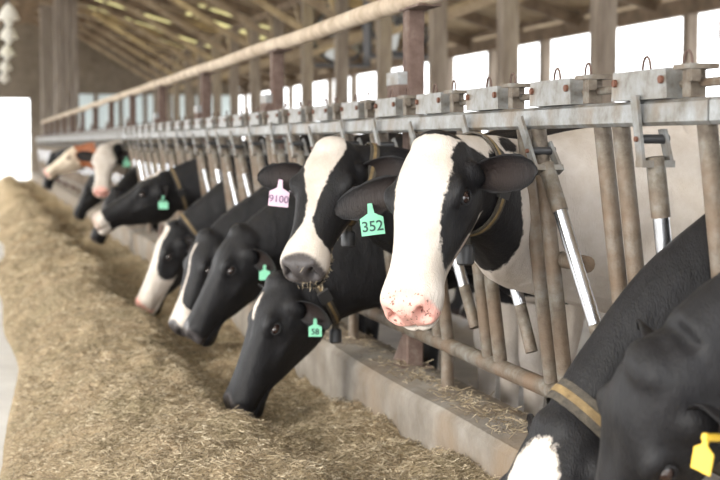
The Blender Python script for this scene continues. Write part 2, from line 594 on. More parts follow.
# ------------------------------------------------------------------ feed
def feed_h(x, y):
    ridge_x = 0.86 + 0.06 * np.sin(y * 1.7) + 0.08 * (vnoise(y * 0.8, y * 0 + 3, 2) - 0.5)
    left = 0.0 + 0.17 * np.clip((y - 5.2) / 3, 0, 1) + 0.16 * (vnoise(y * 0.6, y * 0 + 9, 4) - 0.5) + np.clip((y - 14) / 30, 0, 1) * 0.22
    near = np.clip((6.2 - y) / 1.6, 0, 1)
    near = near * near * (3 - 2 * near)
    top = 0.295 + 0.07 * (vnoise(y * 1.1, y * 0 + 1, 8) - 0.5)
    tl = np.clip((x - left) / (ridge_x - left), 0, 1)
    hl = top * np.sin(tl * math.pi / 2) ** 0.9
    vall = 0.115 + 0.09 * near + 0.03 * np.clip((x - 1.3) / 0.3, 0, 1)
    tr = np.clip((x - ridge_x) / 0.30, 0, 1)
    tr = tr * tr * (3 - 2 * tr)
    hr = top + (vall - top) * tr
    h = np.where(x < ridge_x, hl, hr)
    rough = np.clip((x - left) / 0.2, 0, 1)
    h = h + rough * (0.09 * (vnoise(x * 3.2, y * 2.6, 11) - 0.5) + 0.055 * (vnoise(x * 8, y * 7, 12) - 0.5) + 0.022 * (vnoise(x * 22, y * 20, 13) - 0.5)
                     + 0.012 * (vnoise(x * 60, y * 55, 14) - 0.5))
    return h - 0.012 * (1 - rough)


yy = [1.6]
while yy[-1] < 45.5:
    yy.append(yy[-1] + 0.010 + 0.0030 * max(yy[-1] - 2.5, 0))
yy = np.array(yy)
xx = np.linspace(-0.22, 1.612, 138)
GX, GY = np.meshgrid(xx, yy)
GZ = feed_h(GX, GY)
vs = np.stack([GX, GY, GZ], -1).reshape(-1, 3)
nx, ny = len(xx), len(yy)
I = np.arange((ny - 1) * (nx - 1))
r_, c_ = I // (nx - 1), I % (nx - 1)
q = r_ * nx + c_
fcs = np.stack([q, q + 1, q + nx + 1, q + nx], 1)
me = bpy.data.meshes.new('silage_bed')
me.from_pydata(vs.tolist(), [], fcs.tolist())
me.polygons.foreach_set('use_smooth', [True] * len(me.polygons))
me.materials.append(M['feed'])
ob = link(bpy.data.objects.new('feed_pile', me))
tag(ob, 'long windrow of chopped brown silage feed lying along the curb', 'feed', kind='stuff')


def chips(P, L, W, tone, name, mat, flat=0.35, rng=RNG):
    """thin four-sided slivers"""
    n = len(P)
    az = rng.uniform(0, 2 * math.pi, n)
    el = rng.normal(0, flat, n)
    d = np.stack([np.cos(az) * np.cos(el), np.sin(az) * np.cos(el), np.sin(el)], 1)
    s = np.cross(d, rng.normal(size=(n, 3)))
    s /= np.linalg.norm(s, axis=1, keepdims=True)
    t = np.cross(d, s)
    hl = (L / 2)[:, None]
    hw = (W / 2)[:, None]
    V = np.stack([P - d * hl + s * hw, P - d * hl - s * hw, P + d * hl + t * hw * 0.8, P + d * hl - t * hw * 0.8], 1).reshape(-1, 3)
    b = (np.arange(n) * 4)[:, None]
    Fs = np.concatenate([b + np.array(k) for k in ([0, 1, 2], [0, 3, 1], [0, 2, 3], [1, 3, 2])], 0)
    m_ = bpy.data.meshes.new(name)
    m_.from_pydata(V.tolist(), [], Fs.tolist())
    a = m_.attributes.new('tone', 'FLOAT', 'POINT')
    a.data.foreach_set('value', np.repeat(tone, 4).astype(np.float32))
    m_.materials.append(mat)
    return link(bpy.data.objects.new(name, m_))


n = 125000
u = RNG.uniform(0, 1, n)
py = 1 / (1 / 2.6 + u * (1 / 24.0 - 1 / 2.6))       # denser close by
px = RNG.uniform(-0.15, 1.60, n)
pz = feed_h(px, py)
keep = pz > 0.02
px, py, pz = px[keep], py[keep], pz[keep]
n = len(px)
grow = np.clip(py / 6, 1, 3.2)
L_ = RNG.gamma(2.0, 0.0085, n) * grow ** 0.7 + 0.008
W_ = RNG.uniform(0.0014, 0.0040, n) * grow
tone = np.clip(RNG.beta(1.6, 2.5, n), 0, 1)
o = chips(np.stack([px, py, pz + 0.004 + RNG.uniform(0, 0.010, n)], 1), L_, W_, tone, 'feed_chips', M['chips'])
tag(o, 'loose chopped straw and corn silage scattered over the windrow', 'feed', kind='stuff')
# crumbs left on top of the curb
n = 3000
py = 1 / (1 / 2.9 + RNG.uniform(0, 1, n) * (1 / 12.0 - 1 / 2.9))
px = 1.63 + np.abs(RNG.normal(0.10, 0.06, n))
keep = (px < 1.86) & (vnoise(px * 9, py * 4, 31) > 0.42)
px, py = px[keep], py[keep]
n = len(px)
o = chips(np.stack([px, py, 0.385 + RNG.uniform(0, 0.022, n)], 1), RNG.gamma(2, 0.009, n) + 0.008, RNG.uniform(0.002, 0.005, n),
          RNG.beta(1.6, 3.2, n), 'feed_crumbs', M['chips'])
tag(o, 'feed crumbs strewn on top of the concrete curb', 'feed', kind='stuff')

# ================================================================== HEADLOCK FENCE
PITCH = 0.555
YG = 2.785                        # a stall boundary
XT, ZT = 1.64, 1.425              # top rail centre
XB, ZB = 1.75, 0.56               # bottom rail centre
NS = 5
PLEN = NS * PITCH


def fx(z):                        # the fence leans towards the feed alley
    return XB + (XT - XB) * (z - ZB) / (ZT - ZB)


LEAN = math.atan2(XB - XT, ZT - ZB)
ORD = ['first', 'second', 'third', 'fourth', 'fifth', 'sixth', 'seventh', 'eighth', 'ninth', 'tenth', 'eleventh', 'twelfth', 'thirteenth',
       'fourteenth', 'fifteenth', 'sixteenth']


def make_panel():
    """local origin: bottom rail line at the panel's near end, z on the floor"""
    t = empty('headlock_panel', (0, 0, 0))
    o = (XB, 0, 0)
    MB().box((XT - 0.026, 0.004, ZT - 0.032), (XT + 0.026, PLEN - 0.004, ZT + 0.032), 0.009).build('top_rail', M['galv'], t, origin=o)
    MB().tube([(XB, 0.004, ZB), (XB, PLEN - 0.004, ZB)], 0.031, 14).build('bottom_rail', M['dirty'], t, True, o)
    MB().tube([(XT + 0.012, 0.0, ZT + 0.068), (XT + 0.012, PLEN, ZT + 0.068)], 0.011, 8).build('control_rod', M['dirty'], t, True, o)
    # upright bars, two at every stall boundary
    bar = None
    for k in range(NS + 1):
        for s in (-1, 1):
            y = k * PITCH + s * 0.056
            if y < 0 or y > PLEN:
                continue
            if bar is None:
                bar = MB().tube([(fx(ZB + 0.028), 0, ZB + 0.026), (fx(ZT - 0.031), 0, ZT - 0.030)], 0.0245, 14).build('upright_bar', M['dirty'], t, True, o)
                b_ = bar
            else:
                b_ = bar.copy()
                COL.objects.link(b_)
                b_.parent = t
            b_.location.y = y
    # locks and swing arms
    arm0 = cover0 = br0 = None
    for k in range(NS):
        yc = (k + 0.5) * PITCH
        if arm0 is None:
            zp = 1.0
            po = (fx(zp), 0, zp)                                     # the pivot
            a = MB()
            a.tube([(fx(0.64), 0, 0.64), (fx(1.30), 0, 1.30)], [0.021, 0.021], 12)
            arm0 = a.build('swing_arm', M['dirty'], t, True, po)
            MB().tube([(fx(0.80), 0, 0.80), (fx(1.16), 0, 1.16)], 0.0217, 14).build('worn_sleeve', M['polish'], arm0, True, po)
            MB().tube([(fx(1.16), 0, 1.16), (fx(1.315), 0, 1.315)], 0.0245, 12).build('arm_sleeve', M['dirty'], arm0, True, po)
            for sx in (-0.040, 0.040):                               # front and rear straps of the clevis around the rail
                MB().beam((fx(1.30) + sx, 0, 1.295), (fx(1.47) + sx, 0, 1.47 if sx < 0 else 1.385), 0.009, 0.034).build('clevis_strap', M['galv'], arm0, False, po)
            MB().box((fx(1.305) - 0.046, -0.019, 1.288), (fx(1.305) + 0.046, 0.019, 1.306)).build('clevis_yoke', M['galv'], arm0, False, po)
            MB().tube([(fx(1.36) - 0.042, 0, 1.36), (fx(1.36) + 0.042, 0, 1.36)], 0.0125, 10).build('clevis_roller', M['weight'], arm0, True, po)
            MB().tube([(fx(1.36) - 0.052, 0, 1.36), (fx(1.36) - 0.040, 0, 1.36)], 0.007, 8).build('clevis_bolt', M['bolt'], arm0, True, po)
        else:
            arm0_ = arm0
        a_ = arm0 if k == 0 else copy_tree(arm0, t)
        a_.location = (fx(1.0) - XB, yc + 0.05, 1.0)
        # pivot stub from the far bar
        MB().tube([(fx(0.99) + 0.034, yc + 0.045, 0.99), (fx(0.99) + 0.034, yc + PITCH / 2 - 0.052, 0.99)], 0.026, 12).build('pivot_stub', M['dirty'], t, True, o)
        # lock cover on top of the rail
        if cover0 is None:
            z0 = ZT + 0.034
            c = MB().prism([(XT - 0.034, -0.15, z0), (XT - 0.034, 0.15, z0), (XT - 0.034, 0.142, z0 + 0.074), (XT - 0.034, -0.142, z0 + 0.074)], (0.06, 0, 0))
            co = (XT, 0, ZT)
            cover0 = c.build('lock_cover', M['galv'], t, False, co)
            for s in (-0.125, 0.125):
                MB().tube([(XT - 0.042, s, z0 + 0.046), (XT - 0.033, s, z0 + 0.046)], 0.010, 8).build('bolt', M['bolt'], cover0, True, co)
            MB().torus((XT, 0.02, z0 + 0.072), 0.022, 0.0035, (0, 1, 0), (0, 0, 1), 12, 6, (0, math.pi), 0.038).build('wire_loop', M['rust'], cover0, True, co)
            c = MB().box((XT - 0.020, -0.020, z0), (XT + 0.020, 0.020, z0 + 0.066))
            br0 = c.build('latch_bracket', M['dirty'], t, False, co)
            MB().box((XT - 0.038, -0.050, z0 + 0.066), (XT + 0.038, 0.035, z0 + 0.078)).build('bracket_plate', M['dirty'], br0, False, co)
            MB().box((XT - 0.034, -0.048, z0 + 0.036), (XT - 0.010, -0.024, z0 + 0.065)).build('latch_block', M['dirty'], br0, False, co)
            MB().torus((XT, 0.03, z0 + 0.077), 0.020, 0.0032, (0, 1, 0), (0, 0, 1), 12, 6, (0, math.pi), 0.036).build('wire_loop', M['rust'], br0, True, co)
        cv = cover0 if k == 0 else copy_tree(cover0, t)
        cv.location = (XT - XB, yc + 0.055, ZT)
        br = br0 if k == 0 else copy_tree(br0, t)
        br.location = (XT - XB, yc - 0.165, ZT)
    return t


def set_arms(panel, tilts):
    arms = sorted([c for c in panel.children if c.name.split('.')[0] == 'swing_arm'], key=lambda c: c.location.y)
    for a, d in zip(arms, tilts):
        a.rotation_euler = (math.radians(-d), 0, 0)


OCC = {-1: 4, 0: 0, 2: 20, 4: 18, 5: 16, 7: 16, 9: 16, 12: 14, 14: 18, 21: 15, 24: 12, 28: 14, 31: 14, 37: 12}
panel0 = make_panel()
desc = ['beside the black cow at the right edge', 'with the white faced cow tagged 352', 'behind the lowered black heads', 'where the outstretched head comes through']
for i in range(15):
    pn = panel0 if i == 0 else copy_tree(panel0)
    k0 = (i - 1) * NS
    pn.location = (XB, YG + k0 * PITCH, 0)
    lab = ORD[i] + ' galvanized headlock panel counted from the camera'
    if i < len(desc):
        lab = ORD[i] + ' galvanized headlock panel, ' + desc[i]
    tag(pn, lab, 'headlock panel', 'headlock panels along the feed alley')
    tl = []
    for k in range(k0, k0 + NS):
        tl.append(OCC.get(k, 25 if random.random() < 0.8 else 3))
    set_arms(pn, tl)

# support posts and the pipe they carry
XP, ZP = 1.80, 1.965


def make_post():
    t = empty('fence_post', (0, 0, 0))
    MB().box((-0.038, -0.038, 0.37), (0.038, 0.038, ZP - 0.05), 0.006).build('post', M['rust'], t)
    MB().box((-0.075, -0.03, 1.475), (-0.04, 0.14, 1.60)).build('clamp_block', M['rust'], t)
    MB().box((-0.078, -0.032, 1.60), (-0.038, 0.145, 1.655)).build('clamp_cap', M['galv'], t)
    MB().box((-0.05, -0.22, ZP - 0.050), (0.05, 0.05, ZP - 0.040)).build('saddle_plate', M['rust'], t)
    MB().box((-0.07, -0.07, 0.365), (0.07, 0.07, 0.385)).build('base_plate', M['rust'], t)
    MB().prism([(-0.035, 0.04, 0.385), (-0.035, 0.17, 0.385), (-0.035, 0.06, 0.50), (-0.035, 0.04, 0.50)], (0.07, 0, 0)).build('gusset', M['rust'], t)
    return t


post0 = make_post()
for i in range(14):
    p = post0 if i == 0 else copy_tree(post0)
    p.location = (XP, YG + i * PLEN, 0)
    tag(p, ORD[i] + ' rusty square fence post from the camera carrying the pipe', 'post', 'rusty posts along the headlocks')
pts = []
for i in range(0, 14 * 6 + 1):
    y = -0.6 + i * 0.5
    pts.append((XP, y, ZP + 0.004 * math.sin(y * 2 * math.pi / PLEN)))
MB().tube(pts, 0.043, 14).build('guard_pipe', M['pipe'], None, True)
tag(bpy.data.objects['guard_pipe'], 'long dusty tan steel pipe running above the headlocks', 'pipe')

# short stubs carrying the bottom rail
sb = MB().tube([(0, 0, 0.372), (0, 0, ZB - 0.02)], 0.026, 12).mesh('rail_stub', M['dirty'], True)
for i in range(16):
    o = link(bpy.data.objects.new('rail_stub', sb))
    o.location = (XB, YG + PITCH * (0.5 + 2.5 * i) + 1.9, 0)
    tag(o, 'short dirty steel stub holding up the bottom rail, ' + ORD[i] + ' from camera', 'steel stub', 'stubs under the bottom rail')

# ================================================================== COWS
HEADS = {   # head pose in the barn: poll position, nose direction, forehead direction
    'M': ((1.291, 3.8, 1.341), (-0.355, -0.457, -0.816), (-0.677, -0.565, 0.472)),
    'S': ((1.328, 5.15, 1.33), (-0.393, -0.498, -0.773), (-0.561, -0.649, 0.513)),
    'E1': ((1.233, 5.75, 0.74), (-0.45, -0.045, -0.892), (-0.9, -0.091, 0.426)),
    'E2': ((1.27, 6.85, 0.888), (-0.539, 0.005, -0.842), (-0.85, -0.038, 0.525)),
    'E3': ((1.276, 7.95, 0.793), (-0.412, -0.111, -0.904), (-0.886, -0.265, 0.38)),
    'E4': ((1.311, 9.65, 0.743), (-0.48, -0.035, -0.876), (-0.876, -0.093, 0.474)),
    'E5': ((1.386, 10.75, 1.089), (-0.885, 0.11, -0.453), (-0.475, -0.011, 0.88)),
    'F3': ((1.401, 14.95, 0.826), (-0.505, 0.078, -0.86), (-0.861, 0.024, 0.508)),
    'F1': ((1.394, 15.9, 1.292), (-0.153, -0.546, -0.823), (-0.223, -0.793, 0.567)),
    'F2': ((1.475, 18.9, 0.869), (-0.505, 0.078, -0.86), (-0.857, 0.072, 0.51)),
    'F4': ((1.372, 20.5, 1.276), (-0.842, -0.014, -0.539), (-0.552, -0.099, 0.828)),
    'F5': ((1.197, 24.0, 1.143), (-0.349, -0.081, -0.934), (-0.946, -0.024, 0.322)),
    'R1': ((1.314, 2.95, 0.669), (-0.421, -0.163, -0.892), (-0.901, -0.195, 0.388)),
    'R2': ((1.267, 2.4, 0.905), (-0.08, 0.458, -0.885), (-0.971, -0.127, 0.202)),
}


def ring_pts(c, a, b, ra, rb, n=20, p=2.0, taper=0.0):
    th = np.arange(n) * 2 * math.pi / n
    cs, sn = np.cos(th), np.sin(th)
    e = 2.0 / p
    y = np.sign(sn) * np.abs(sn) ** e * ra
    z = np.sign(cs) * np.abs(cs) ** e * rb
    y = y * (1 - taper * cs)
    return c + y[:, None] * a + z[:, None] * b


def loft(rings):
    n = len(rings[0])
    V = [r for r in rings]
    c0, c1 = rings[0].mean(0), rings[-1].mean(0)
    V = np.concatenate(V + [c0[None], c1[None]], 0)
    Fs = []
    for i in range(len(rings) - 1):
        for k in range(n):
            Fs.append((i * n + k, (i + 1) * n + k, (i + 1) * n + (k + 1) % n, i * n + (k + 1) % n))
    m_ = len(rings)
    for k in range(n):
        Fs.append((m_ * n, k, (k + 1) % n, k)[:1] + (k, (k + 1) % n))
        Fs.append((m_ * n + 1, (m_ - 1) * n + (k + 1) % n, (m_ - 1) * n + k))
    return V, Fs


def ellipsoid(c, r, R=np.eye(3), n=14, m=8):
    rings = []
    for i in range(1, m):
        t = math.pi * i / m
        th = np.arange(n) * 2 * math.pi / n
        p = np.stack([np.full(n, math.cos(t)) * r[0], math.sin(t) * np.cos(th) * r[1], math.sin(t) * np.sin(th) * r[2]], 1)
        rings.append(np.array(c) + p @ R.T)
    return loft(rings)


def catmull(keys, m):
    """keys (n,k) -> m rows, smooth"""
    keys = np.array(keys, float)
    n = len(keys)
    t = np.linspace(0, n - 1, m)
    i = np.clip(t.astype(int), 0, n - 2)
    f = (t - i)[:, None]
    p0, p1, p2, p3 = keys[np.maximum(i - 1, 0)], keys[i], keys[i + 1], keys[np.minimum(i + 2, n - 1)]
    return 0.5 * ((2 * p1) + (p2 - p0) * f + (2 * p0 - 5 * p1 + 4 * p2 - p3) * f * f + (3 * p1 - p0 - 3 * p2 + p3) * f ** 3)


# x, top, bottom, half width, fullness of the lower half
HEAD_KEYS = [(-0.065, -0.030, -0.140, 0.050, 0.8), (-0.030, 0.004, -0.190, 0.084, 0.75), (0.010, 0.022, -0.238, 0.100, 0.72),
             (0.060, 0.030, -0.272, 0.112, 0.68), (0.115, 0.031, -0.280, 0.122, 0.62), (0.165, 0.025, -0.268, 0.124, 0.58),
             (0.220, 0.014, -0.246, 0.110, 0.60), (0.280, 0.004, -0.220, 0.093, 0.66), (0.340, -0.004, -0.198, 0.083, 0.74),
             (0.395, -0.010, -0.182, 0.082, 0.84), (0.440, -0.014, -0.174, 0.088, 0.92), (0.478, -0.018, -0.172, 0.092, 0.95),
             (0.510, -0.025, -0.170, 0.089, 0.95), (0.532, -0.040, -0.160, 0.078, 0.95), (0.543, -0.060, -0.145, 0.056, 0.95)]
SEC_Y = np.array([0, .34, .64, .86, .97, 1.0, .96, .86, .70, .46, .22, 0])
SEC_Z = np.array([1, .995, .96, .88, .77, .64, .50, .35, .20, .07, .01, 0])


def head_rings():
    K = catmull(HEAD_KEYS, 44)
    rings = []
    for x, zt, zb, hw, full in K:
        h = zt - zb
        low = np.where(SEC_Z < 0.6, full + (1 - full) * (SEC_Z / 0.6) ** 0.8, 1.0)
        y = SEC_Y * low * hw
        z = zb + SEC_Z * h
        right = np.stack([np.full(12, x), y, z], 1)
        left = right[1:-1][::-1] * np.array([1, -1, 1])
        rings.append(np.concatenate([right, left], 0))
    return rings


def capsule(pts, rads, n=14, side=np.array([0, 1.0, 0]), flat=1.0):
    P = catmull(np.concatenate([np.array(pts, float), np.array(rads, float)[:, None]], 1), max(10, 5 * len(pts)))
    rings = []
    for i in range(len(P)):
        t = P[min(i + 1, len(P) - 1), :3] - P[max(i - 1, 0), :3]
        t /= np.linalg.norm(t)
        a = side - t * (side @ t)
        a /= np.linalg.norm(a)
        b = np.cross(a, t)
        rings.append(ring_pts(P[i, :3], a, b, P[i, 3] * flat, P[i, 3], n))
    return loft(rings)


TORSO = [(0.00, 1.02, 0.17, 0.09), (0.05, 1.02, 0.27, 0.15), (0.14, 1.035, 0.345, 0.20), (0.30, 1.045, 0.375, 0.235), (0.50, 1.035, 0.380, 0.255),
         (0.80, 0.995, 0.385, 0.270), (1.10, 0.980, 0.395, 0.270), (1.34, 1.015, 0.375, 0.260), (1.52, 1.075, 0.310, 0.235), (1.66, 1.12, 0.235, 0.180),
         (1.73, 1.14, 0.150, 0.110)]


def sculpt(Hc, w):
    """fine modelling of the face in head space; returns displaced coordinates"""
    H = Hc.copy()
    x, y, z = H[:, 0], H[:, 1], H[:, 2]
    ay = np.abs(y)
    sg = np.sign(y)

    def g(cx, cy, cz, sx, sy, sz):
        return np.exp(-(((x - cx) / sx) ** 2 + ((ay - cy) / sy) ** 2 + ((z - cz) / sz) ** 2)) * w
    # eye opening
    e = g(0.168, 0.128, -0.040, 0.026, 0.03, 0.017)
    H[:, 1] -= sg * e * 0.016
    # hollow in front of and below the eye, cheek muscle, bony face crest
    e = g(0.228, 0.100, -0.070, 0.045, 0.05, 0.035)
    H[:, 1] -= sg * e * 0.012
    e = g(0.245, 0.100, -0.125, 0.060, 0.06, 0.020)
    H[:, 1] += sg * e * 0.008
    e = g(0.080, 0.105, -0.165, 0.075, 0.08, 0.075)
    H[:, 1] += sg * e * 0.016
    e = g(0.215, 0.0, 0.015, 0.05, 0.035, 0.05)
    H[:, 2] -= e * 0.006
    # lips, chin and brow
    e = g(0.470, 0.085, -0.075, 0.050, 0.06, 0.040)
    H[:, 1] += sg * e * 0.007
    e = g(0.500, 0.0, -0.185, 0.040, 0.07, 0.030)
    H[:, 2] -= e * 0.014
    e = g(0.395, 0.0, -0.19, 0.040, 0.10, 0.030)
    H[:, 2] += e * 0.012
    e = g(0.150, 0.110, 0.000, 0.045, 0.03, 0.016)
    H[:, 1] += sg * e * 0.010
    H[:, 2] += e * 0.006
    e = g(0.115, 0.0, 0.03, 0.06, 0.06, 0.03)
    H[:, 2] += e * 0.006
    # nostrils
    e = g(0.535, 0.050, -0.072, 0.034, 0.015, 0.019)
    H[:, 0] -= e * 0.075
    e = g(0.512, 0.072, -0.066, 0.022, 0.016, 0.018)
    H[:, 1] -= sg * e * 0.022
    e = g(0.500, 0.056, -0.036, 0.030, 0.022, 0.014)
    H[:, 2] += e * 0.009
    # mouth line
    line = -0.128 - 0.03 * np.clip((0.47 - x) / 0.14, 0, 1)
    e = np.exp(-((z - line) / 0.007) ** 2) * np.clip((x - 0.35) / 0.05, 0, 1) * w
    H[:, 1] -= sg * e * 0.013
    H[:, 0] -= e * np.clip((x - 0.47) / 0.04, 0, 1) * 0.016
    # philtrum
    e = np.exp(-(y / 0.007) ** 2) * np.clip((x - 0.50) / 0.02, 0, 1) * w
    H[:, 0] -= e * 0.005
    return H


def remesh(V, Fs, voxel):
    m_ = bpy.data.meshes.new('tmp')
    m_.from_pydata(V.tolist() if hasattr(V, 'tolist') else V, [], Fs)
    ob = bpy.data.objects.new('tmp', m_)
    COL.objects.link(ob)
    md = ob.modifiers.new('r', 'REMESH')
    md.mode = 'VOXEL'
    md.voxel_size = voxel
    md.adaptivity = 0
    dg = bpy.context.evaluated_depsgraph_get()
    ev = ob.evaluated_get(dg)
    me = ev.to_mesh()
    nv = len(me.vertices)
    co = np.empty(nv * 3, np.float32)
    me.vertices.foreach_get('co', co)
    nl = len(me.loops)
    li = np.empty(nl, np.int32)
    me.loops.foreach_get('vertex_index', li)
    ls = np.empty(len(me.polygons), np.int32)
    me.polygons.foreach_get('loop_start', ls)
    lt = np.empty(len(me.polygons), np.int32)
    me.polygons.foreach_get('loop_total', lt)
    ne = len(me.edges)
    ed = np.empty(ne * 2, np.int32)
    me.edges.foreach_get('vertices', ed)
    ev.to_mesh_clear()
    bpy.data.objects.remove(ob)
    bpy.data.meshes.remove(m_)
    faces = li[ls[lt == 4][:, None] + np.arange(4)[None]] if (lt == 4).all() else [li[s:s + t] for s, t in zip(ls, lt)]
    return co.reshape(-1, 3).astype(float), faces, ed.reshape(-1, 2)


def smooth(V, E, it, lam=0.5, mu=-0.52):
    n = len(V)
    deg = np.bincount(E.ravel(), minlength=n).astype(float)[:, None]
    for k in range(it * 2):
        s = np.empty_like(V)
        for d in range(3):
            s[:, d] = np.bincount(E[:, 0], V[E[:, 1], d], n) + np.bincount(E[:, 1], V[E[:, 0], d], n)
        s = s / np.maximum(deg, 1) - V
        V = V + s * (lam if k % 2 == 0 else mu)
    return V


def ear_mesh(base, e, f, L=0.20, W=1.0):
    """leaf-shaped cupped ear: base point, outward axis e, direction f the opening faces"""
    e = e / np.linalg.norm(e)
    f = f - e * (f @ e)
    f /= np.linalg.norm(f)
    w = np.cross(e, f)
    nu, nv = 14, 11
    U = np.linspace(0, 1, nu)
    hw = np.interp(U, [0, .12, .3, .5, .7, .85, .95, 1], [.030, .040, .053, .058, .053, .042, .029, .010]) * W
    cup = np.interp(U, [0, .25, .6, 1], [.045, .040, .022, .004])
    outer, inner = [], []
    for i in range(nu):
        v = np.linspace(-1, 1, nv)
        a = v * 1.15
        p = base + e * (L * U[i]) + np.outer(np.sin(a) / math.sin(1.15) * hw[i], w) - np.outer((np.cos(a) - math.cos(1.15)) * 1.7 * cup[i], f)
        p = p + f * 0.02 * U[i] ** 2
        rag = ((i * 7919 + 31) % 13) / 13.0 - 0.5
        p[0] += -w * 0.006 * rag
        p[-1] += w * 0.006 * (((i * 104729 + 5) % 11) / 11.0 - 0.5)
        inner.append(p)
        outer.append(p - f * (0.010 * (1 - 0.7 * U[i])) - e * 0.0)
    V = np.concatenate([np.concatenate(inner), np.concatenate(outer)])
    Fs = []
    o = nu * nv
    for i in range(nu - 1):
        for k in range(nv - 1):
            q = i * nv + k
            Fs.append((q, q + nv, q + nv + 1, q + 1))
            Fs.append((o + q, o + q + 1, o + q + nv + 1, o + q + nv))
    for i in range(nu - 1):
        for k in (0, nv - 1):
            q = i * nv + k
            s_ = (q, o + q, o + q + nv, q + nv)
            Fs.append(s_ if k == 0 else s_[::-1])
    for k in range(nv - 1):
        q = (nu - 1) * nv + k
        Fs.append((q, o + q, o + q + 1, q + 1))
    vv = np.abs(np.tile(np.linspace(-1, 1, nv), nu))
    uu = np.repeat(U, nv)
    inn = np.clip(1.0 - np.maximum(vv, 0) ** 2 * 1.1 - np.clip(uu - 0.55, 0, 1) * 1.6, 0, 1)
    return V, Fs, np.concatenate([inn, np.zeros(o)]), (base, e, f, w, L)


def text_mesh(txt, size, mat):
    cu = bpy.data.curves.new('tag_number', 'FONT')
    cu.body = txt
    cu.size = size
    cu.align_x = 'CENTER'
    cu.align_y = 'CENTER'
    cu.extrude = 0.0006
    cu.offset = 0.0006
    ob = bpy.data.objects.new('tmp', cu)
    COL.objects.link(ob)
    dg = bpy.context.evaluated_depsgraph_get()
    me = bpy.data.meshes.new_from_object(ob.evaluated_get(dg))
    bpy.data.objects.remove(ob)
    bpy.data.curves.remove(cu)
    me.materials.clear()
    me.materials.append(mat)
    return me


def patch_field(P, H, base, ops, sc):
    """signed distance-like field: > 0 white"""
    f = np.full(len(P), 0.2 if base > 0 else -0.2)
    for op in ops:
        kind = op[0]
        if kind in ('h+', 'h-', 'b+', 'b-', 'w+', 'w-'):
            _, c, r = op
            X = {'h': H, 'b': P, 'w': sc}[kind[0]]
            r = np.array(r, float)
            g = (1 - np.linalg.norm((X - np.array(c)) / r, axis=1)) * r.min()
            f = np.maximum(f, g) if kind[1] == '+' else np.minimum(f, -g)
        elif kind == 'blaze':            # white strip: rows (x, y right edge, y left edge)
            T = np.array(op[1])
            lo = np.interp(H[:, 0], T[:, 0], T[:, 1])
            hi = np.interp(H[:, 0], T[:, 0], T[:, 2])
            g = np.minimum(H[:, 1] - lo, hi - H[:, 1])
            zlim = op[2] if len(op) > 2 else -0.30
            g = np.minimum(g, H[:, 2] - zlim)
            g = np.minimum(g, H[:, 0] - T[0, 0])
            g = np.where((H[:, 0] < 0.6) & (np.abs(H[:, 1]) < 0.17) & (H[:, 2] > -0.33) & (H[:, 2] < 0.10), g, -0.2)
            f = np.maximum(f, g)
        elif kind == 'cheek':            # dark cheek inside white face etc: head box test
            _, c, r = op
            g = (1 - np.max(np.abs((H - np.array(c)) / np.array(r)), axis=1)) * min(r)
            f = np.minimum(f, -g)
    return f


